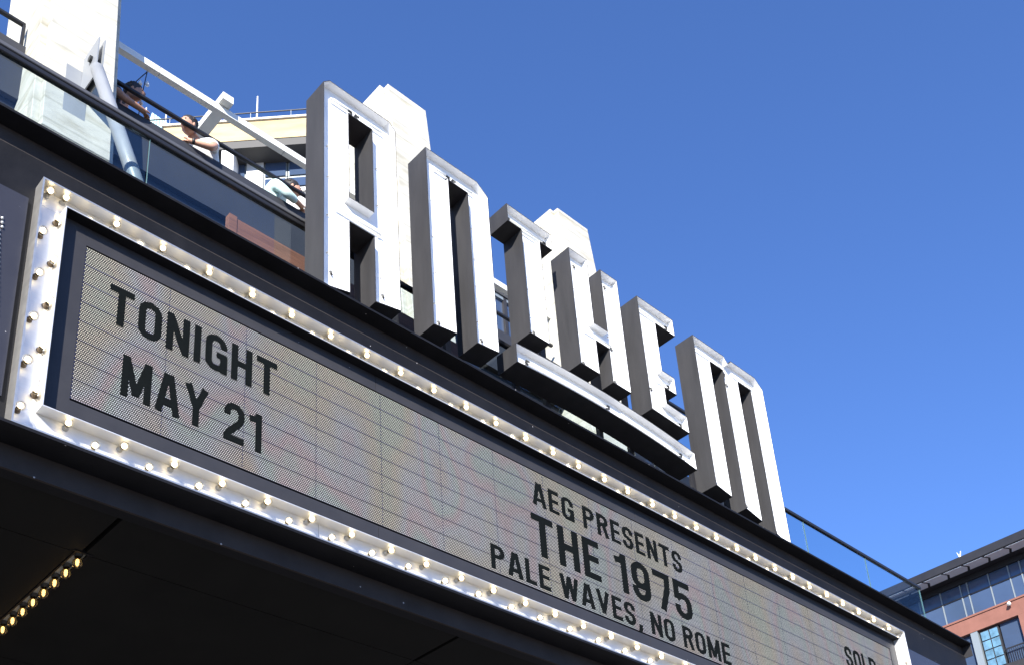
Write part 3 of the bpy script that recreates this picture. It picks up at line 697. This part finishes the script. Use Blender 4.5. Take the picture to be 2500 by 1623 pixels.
MB().box(XB, XB+.3, 4, 15.42, 10, 20.448).build('brick_pier', 'redb', rbld)
MB().box(XB+.02, XB+.3, 17.2, 17.5, 10, 20.447).build('grey_pier', 'mull', rbld)
MB().box(XB+.2, XB+.26, 15.45, 16.3, 17.6, 20.445).build('window_pane', 'wing', rbld)
wf = MB().box(XB+.12, XB+.3, 16.35, 17.15, 18.6, 20.4).build('lit_window', 'frame', rbld)
for i in range(2):
    for j in range(4): MB().box(XB+.09, XB+.118, 16.4+i*.38, 16.73+i*.38, 18.66+j*.43, 19.04+j*.43).build('pane', 'winl', wf)
MB().box(XB+.2, XB+.26, 17.55, 19.5, 17.6, 20.445).build('window_pane', 'wing', rbld)
MB().box(XB-.02, XB+.3, 15.43, 20, 18.3, 18.58).build('spandrel', 'frame', rbld)
for i in range(9): MB().box(XB+.02, XB+.04, 15.48+i*.09, 15.5+i*.09, 18.6, 19.2).build('balcony_bar', 'bdark', rbld)
MB().box(XB+.01, XB+.05, 15.45, 16.3, 19.2, 19.25).build('balcony_rail', 'bdark', rbld)
p = px(2336, 1357, 14); 
single('wall_lamp', MB().lathe([(0, .03), (.06, .07), (.16, .09), (.2, .02)], (-.3, 0, -1), 8), 'dome', 'small white lamp on the red brick band', 'lamp', None, (0, 0, 0)).location = (XB-.1, 15.6, 21.1+H)
sc_ = thing('roof_ornament', (XF+.1, 16.7, 23.35), 'small white forked fitting on the roof edge of the red brick building', 'roof fitting')
for a in (-.12, .12): MB().tube([(XF+.1, 16.7, 23.35), (XF+.1, 16.7+a*.3, 23.46), (XF+.1, 16.7+a*.7, 23.62)], .04, 6, .015).build('prong', 'dome', sc_)

# ------------------------------------------------------------------ soffit light strip
st = thing('soffit_light_strip', (2.935, 7.12, 4.43), 'recessed strip of amber bulbs in the black soffit under the marquee', 'light strip')
MB().box(2.903, 2.987, 7.145, 11.0, 4.428, 4.44).build('back_plate', 'mull', st)
for a, b in ((2.89, 2.902), (2.988, 3.0)): MB().box(a, b, 7.14, 11.0, 4.405, 4.445).build('trim', 'black', st)
MB().box(2.875, 3.015, 7.12, 7.139, 4.405, 4.445).build('trim', 'black', st)
DN = (0, 0, -1)
ag = MB().lathe([(.022, .016), (.035, .02), (.05, .029), (.066, .032), (.082, .028), (.094, .014), (.098, .001)], DN, 12).mesh('bulb', 'amber', smooth=True)
ac = MB().lathe([(.034, .001), (.04, .009), (.058, .012), (.062, .005), (.068, .011), (.08, .006), (.084, .001)], DN, 8).mesh('filament', 'acore', smooth=True)
asok = MB().lathe([(0, .03), (.006, .03), (.007, .021), (.026, .021)], DN, 10).mesh('socket', 'dark', smooth=True)
for k in range(16):
    o = link('bulb', ag, st, (.003, .075+.188*k, 0)); o.scale = (1.2, 1.2, 1.2); link('filament', ac, o); link('socket', asok, o)

# ------------------------------------------------------------------ people leaning on the terrace wall
def skin_mesh(name, joints, edges, m, parent, sub=2):
    me = bpy.data.meshes.new(name); me.from_pydata([j[0] for j in joints], edges, [])
    o = bpy.data.objects.new(name, me); COL.objects.link(o)
    md = o.modifiers.new('skin', 'SKIN'); md.use_smooth_shade = True
    for i, j in enumerate(joints):
        v = me.skin_vertices[0].data[i]; r = j[1]; v.radius = r if isinstance(r, tuple) else (r, r); v.use_root = (i == 0)
    s = o.modifiers.new('sub', 'SUBSURF'); s.levels = s.render_levels = sub
    dg = bpy.context.evaluated_depsgraph_get(); ne = bpy.data.meshes.new_from_object(o.evaluated_get(dg)); ne.name = name
    bpy.data.objects.remove(o); ne.materials.clear(); ne.materials.append(MT[m])
    ne.polygons.foreach_set('use_smooth', [True]*len(ne.polygons))
    oo = link(name, ne, parent); return oo
def ball(mb, c, rx, ry, rz, n=12, k=8):
    vs = []; fs = []
    for i in range(k+1):
        a = math.pi*i/k
        for j in range(n):
            b = 2*math.pi*j/n; vs.append((c[0]+rx*math.sin(a)*math.cos(b), c[1]+ry*math.sin(a)*math.sin(b), c[2]+rz*math.cos(a)))
    for i in range(k):
        for j in range(n): fs.append((i*n+j, i*n+(j+1) % n, (i+1)*n+(j+1) % n, (i+1)*n+j))
    return mb.add(vs, fs)
def person(X, Y, face, skin, shirt, label, lean=.28, hat=False, long_sleeve=False, headdrop=0., base=9.86):
    """standing on the terrace, bent forward over the wall; local frame: -y is ahead, x to the side"""
    t = thing('person', (X, Y, base), label, 'person', None); t.rotation_euler.z = face
    hip = (0, .02, .92); chest = (0, -.08-lean*.6, 1.24); neck = (0, -.14-lean, 1.40); hd = (0, -.20-lean-.03, 1.50-headdrop)
    J = [(hip, (.15, .11)), ((0, -.02-lean*.3, 1.08), (.14, .10)), (chest, (.165, .11)), ((0, -.13-lean*.9, 1.36), (.10, .08)), (neck, .055), ((0, (neck[1]+hd[1])/2, (neck[2]+hd[2])/2), .052)]
    Ed = [(0, 1), (1, 2), (2, 3), (3, 4), (4, 5)]
    for s in (-1, 1):
        k = len(J); sh = (s*.19, chest[1]-.03, 1.31); el = (s*.27, chest[1]-.16, 1.10); wr = (s*.10, chest[1]-.33, 1.115)
        J += [(sh, .062), ((s*.235, chest[1]-.09, 1.21), .05), (el, .043), ((s*.19, chest[1]-.25, 1.10), .038), (wr, .028)]
        Ed += [(2, k), (k, k+1), (k+1, k+2), (k+2, k+3), (k+3, k+4)]
        k2 = len(J)
        J += [((s*.09, .03, .84), .085), ((s*.10, 0, .48), .06), ((s*.10, .05, .09), .042), ((s*.11, -.10, .04), .04)]
        Ed += [(0, k2), (k2, k2+1), (k2+1, k2+2), (k2+2, k2+3)]
        # five fingers
        for f in range(5):
            b = len(J); a0 = (wr[0]-s*.05, wr[1]-.02+.014*f-.028, wr[2]+.0)
            ln = (.05, .075, .085, .078, .06)[f]
            if f == 0: J += [((wr[0]-s*.02, wr[1]-.03, wr[2]+.02), .012), ((wr[0]-s*.05, wr[1]-.055, wr[2]+.02), .009)]; Ed += [(k+4, b), (b, b+1)]
            else: J += [(a0, .010), ((a0[0]-s*ln*.6, a0[1]-.004, a0[2]-.006), .009), ((a0[0]-s*ln, a0[1], a0[2]-.022), .008)]; Ed += [(k+4, b), (b, b+1), (b+1, b+2)]
    body = skin_mesh('body', J, Ed, skin, t)
    # head: skull with brow, nose, jaw, ears in one mesh
    mb = MB(); ball(mb, hd, .076, .098, .118, 16, 12)
    vs = []
    for v in mb.v:
        x, y, z = v[0]-hd[0], v[1]-hd[1], v[2]-hd[2]
        if y < 0 and z < -.02: x *= 1-.25*min(1, (-z)/.12); y *= 1.0
        if y < -.06 and abs(x) < .02 and -.05 < z < .02: y -= .02
        if y < -.05 and .015 < abs(x) < .05 and 0 < z < .03: y += .008
        vs.append((x+hd[0], y+hd[1], z+hd[2]))
    mb.v = vs
    for s in (-1, 1): ball(mb, (hd[0]+s*.077, hd[1]+.01, hd[2]-.005), .012, .022, .032, 6, 4)
    mb2 = MB()
    for s in (-1, 1): ball(mb2, (hd[0]+s*.03, hd[1]-.088, hd[2]+.012), .013, .008, .009, 6, 4)
    ball(mb2, (hd[0], hd[1]-.086, hd[2]-.062), .024, .008, .007, 6, 4)
    def loc(mb, nm, m):
        me = mb.mesh(nm, m, (0, 0, 0), True); return link(nm, me, t)
    h = loc(mb, 'head', skin); me = mb2.mesh('eyes_and_mouth', 'hair', smooth=True); link('eyes_and_mouth', me, h)
    hr = MB(); ball(hr, (hd[0], hd[1]+.022, hd[2]+.042), .091, .108, .104, 14, 9)
    for i in range(26):
        a = random.uniform(0, 6.28); e = random.uniform(.2, 1.3)
        ball(hr, (hd[0]+.075*math.cos(a)*math.cos(e), hd[1]+.03+.08*math.sin(a)*math.cos(e), hd[2]+.04+.09*math.sin(e)), .028, .028, .022, 6, 4)
    loc(hr, 'hair', 'hair')
    if hat:
        hb = MB(); ball(hb, (hd[0], hd[1]+.01, hd[2]+.05), .098, .115, .095, 14, 8); loc(hb, 'cap', 'shirtd')
        loc(MB().box(-.06, .06, hd[1]-.15, hd[1]-.07, hd[2]+.035, hd[2]+.048), 'cap_peak', 'shirtd')
    # shirt: a slightly larger torso with sleeves
    k = [(hip[0], hip[1], .90), (0, -.02-lean*.3, 1.08), chest, (0, -.13-lean*.9, 1.355)]
    SJ = [(k[0], (.165, .125)), (k[1], (.158, .118)), (k[2], (.185, .128)), (k[3], (.105, .085))]; SE = [(0, 1), (1, 2), (2, 3)]
    for s in (-1, 1):
        q = len(SJ); SJ += [((s*.19, chest[1]-.03, 1.315), .078), ((s*.235, chest[1]-.09, 1.21), .068)]; SE += [(2, q), (q, q+1)]
        if long_sleeve:
            SJ += [((s*.27, chest[1]-.16, 1.10), .06), ((s*.17, chest[1]-.27, 1.10), .047)]; SE += [(q+1, q+2), (q+2, q+3)]
    skin_mesh('shirt', SJ, SE, shirt, t)
    TJ = [((0, .02, .92), (.16, .12))]; TE = []
    for s in (-1, 1):
        q = len(TJ); TJ += [((s*.09, .03, .82), .10), ((s*.10, 0, .48), .075), ((s*.10, .05, .10), .06)]; TE += [(0, q), (q, q+1), (q+1, q+2)]
    skin_mesh('trousers', TJ, TE, 'jeans', t)
    if not long_sleeve:
        wx = .10
        b = MB().tube([(wx+.02, chest[1]-.315, 1.113), (wx+.045, chest[1]-.30, 1.111)], .036, 10); me = b.mesh('watch', 'dark', smooth=True); link('watch', me, t)
    return t
person(3.50, 9.12, .9, 'skin2', 'shirtd', 'person with dark hair and dark shirt right beside the first concrete pillar', lean=.1)
person(4.86, 9.10, -1.15, 'skin', 'shirtw', 'person in white top with bare arms folded on the terrace wall', headdrop=.03)
person(5.42, 9.10, 1.05, 'skin', 'shirtm', 'person in pale mint shirt bending forward next to the letter A', lean=.2, long_sleeve=True, headdrop=.04, base=9.85)

# render settings
S.render.engine = 'CYCLES'
S.cycles.max_bounces = 8; S.cycles.transparent_max_bounces = 16; S.cycles.caustics_reflective = False; S.cycles.caustics_refractive = False
